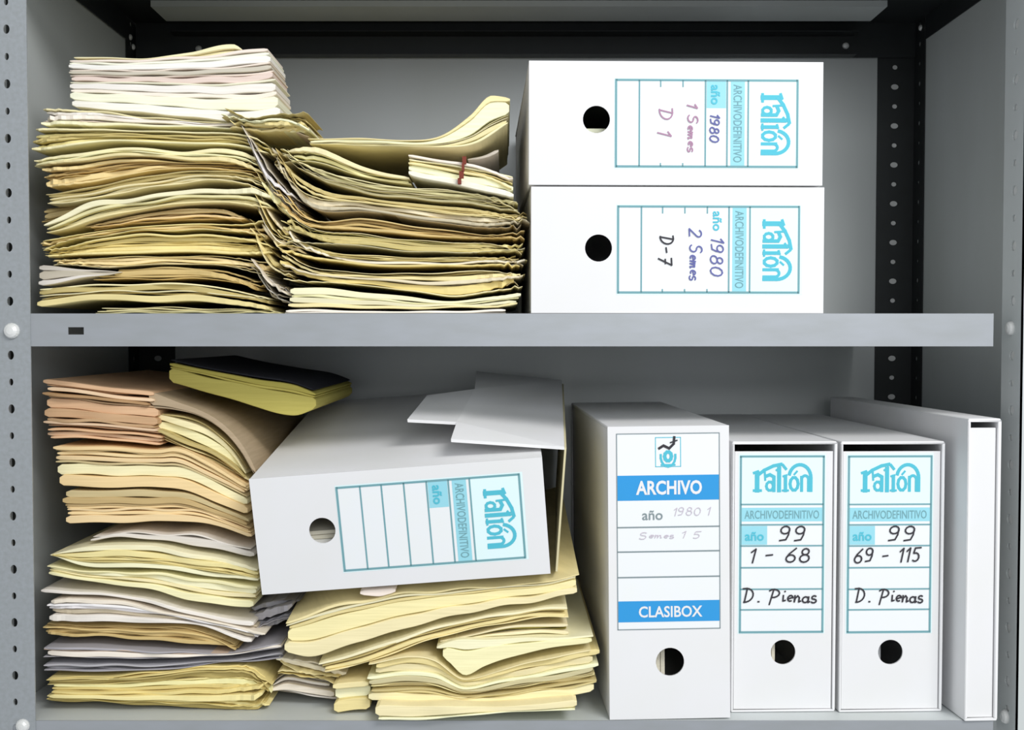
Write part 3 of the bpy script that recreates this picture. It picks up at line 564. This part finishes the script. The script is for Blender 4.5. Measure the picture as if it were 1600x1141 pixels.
B(FO, 'lowest cream folder jutting forward over the shelf edge', 'folder', GP, [(588, 1101), (640, 1101), (762, 1103), (840, 1098), (900, 1092)], [(594, 1126), (640, 1126), (762, 1117), (840, 1112), (896, 1110)], Y=-.004, n=3, pal='green', cover='cream', jx=.002, gapf=.05)
B(FO, 'square cornered tan folder left of the fanned cream pages', 'folder', GP, [(522, 1066), (548, 1064), (576, 1062)], [(524, 1114), (548, 1112), (578, 1110)], Y=.02, n=3, pal='green', cover='cream', jx=.001, gapf=.05, depth=.25)
B(SH, 'white loose sheets lying between the bottom bundle and the tan folder', 'papers', GP, [(420, 1072), (450, 1052), (490, 1060), (520, 1064)], [(420, 1084), (450, 1088), (490, 1094), (520, 1098)], Y=.04, n=4, pal='white', jx=.005, jy=.004, gapf=.4, depth=.2)
B(SH, 'grey crumpled paper behind the left corner of the tipped box file', 'papers', GP, [(396, 952), (420, 940), (440, 936), (462, 936)], [(400, 984), (420, 982), (440, 974), (460, 962)], Y=.05, n=4, pal='grey', jx=.006, jy=.006, gapf=.4, curl=(.003, .003), depth=.2)
B(BU, 'crumpled white and yellow paper ends left of the slanting folder', 'papers', GP, [(436, 1030), (470, 1034), (500, 1040), (530, 1046)], [(440, 1050), (470, 1056), (500, 1060), (534, 1064)], Y=.03, n=4, pal='mix', jx=.006, jy=.005, gapf=.35, curl=(.003, .003), depth=.2)

sf = [o for o in bpy.data.objects if o.get('label', '').startswith('cream folder tied with')][0]
bm = bmesh.new(); pts = [at(727, 246, .006), at(724, 256, .003), at(723, 268, .0025), at(719, 279, .003), at(717, 288, .006)]
for a, b in zip(pts, pts[1:]):
    box(bm, min(a.x, b.x)-.0009, max(a.x, b.x)+.0009, min(a.y, b.y), max(a.y, b.y)+.0015, b.z, a.z+.0004)
bmesh.ops.translate(bm, verts=bm.verts, vec=-sf.location)
link('string', bm, M_RED, sf)
def inner(host, x0, x1, z0, z1, label, pal, n=12, upright=False):
    rn = random.Random(3); bm = bmesh.new(); cl = bm.loops.layers.float_color.new('sheet_colour')
    for i in range(n):
        c = lin(rn.choice(PAL[pal])); y0 = .012+rn.uniform(0, .004)
        if upright: a, b = x0+(x1-x0)*i/n, x0+(x1-x0)*(i+.85)/n; args = (a, b, y0, .33, z0, z1-rn.uniform(0, .003))
        else: a, b = z0+(z1-z0)*i/n, z0+(z1-z0)*(i+.85)/n; args = (x0, x1-rn.uniform(0, .003), y0, .33, a, b)
        k = len(bm.faces); box(bm, *args); bm.faces.ensure_lookup_table()
        for f in bm.faces[k:]:
            for lp in f.loops: lp[cl] = c
    o = link(BU, bm, M_PAPER); o.location = host.location; o.rotation_euler = host.rotation_euler
    tag(o, label, 'papers')
inner(b1, .004, .23, .0025, .052, 'cream papers inside the upper lying box file, seen through its hole', 'pale')
inner(bt, .004, .23, .0025, .05, 'grey white papers inside the tipped box file, seen through its hole', 'white')
inner(ba, .003, .052, .0025, .22, 'papers inside the blue banded box file, seen through its hole', 'white', upright=True)

inner(nb1, .004, .0435, .0025, .2, 'papers inside the box file marked 1 - 68, seen through its hole', 'white', upright=True)
inner(nb2, .004, .043, .0025, .2, 'grey sheets in the right one of the two narrow labelled box files', 'grey', upright=True)
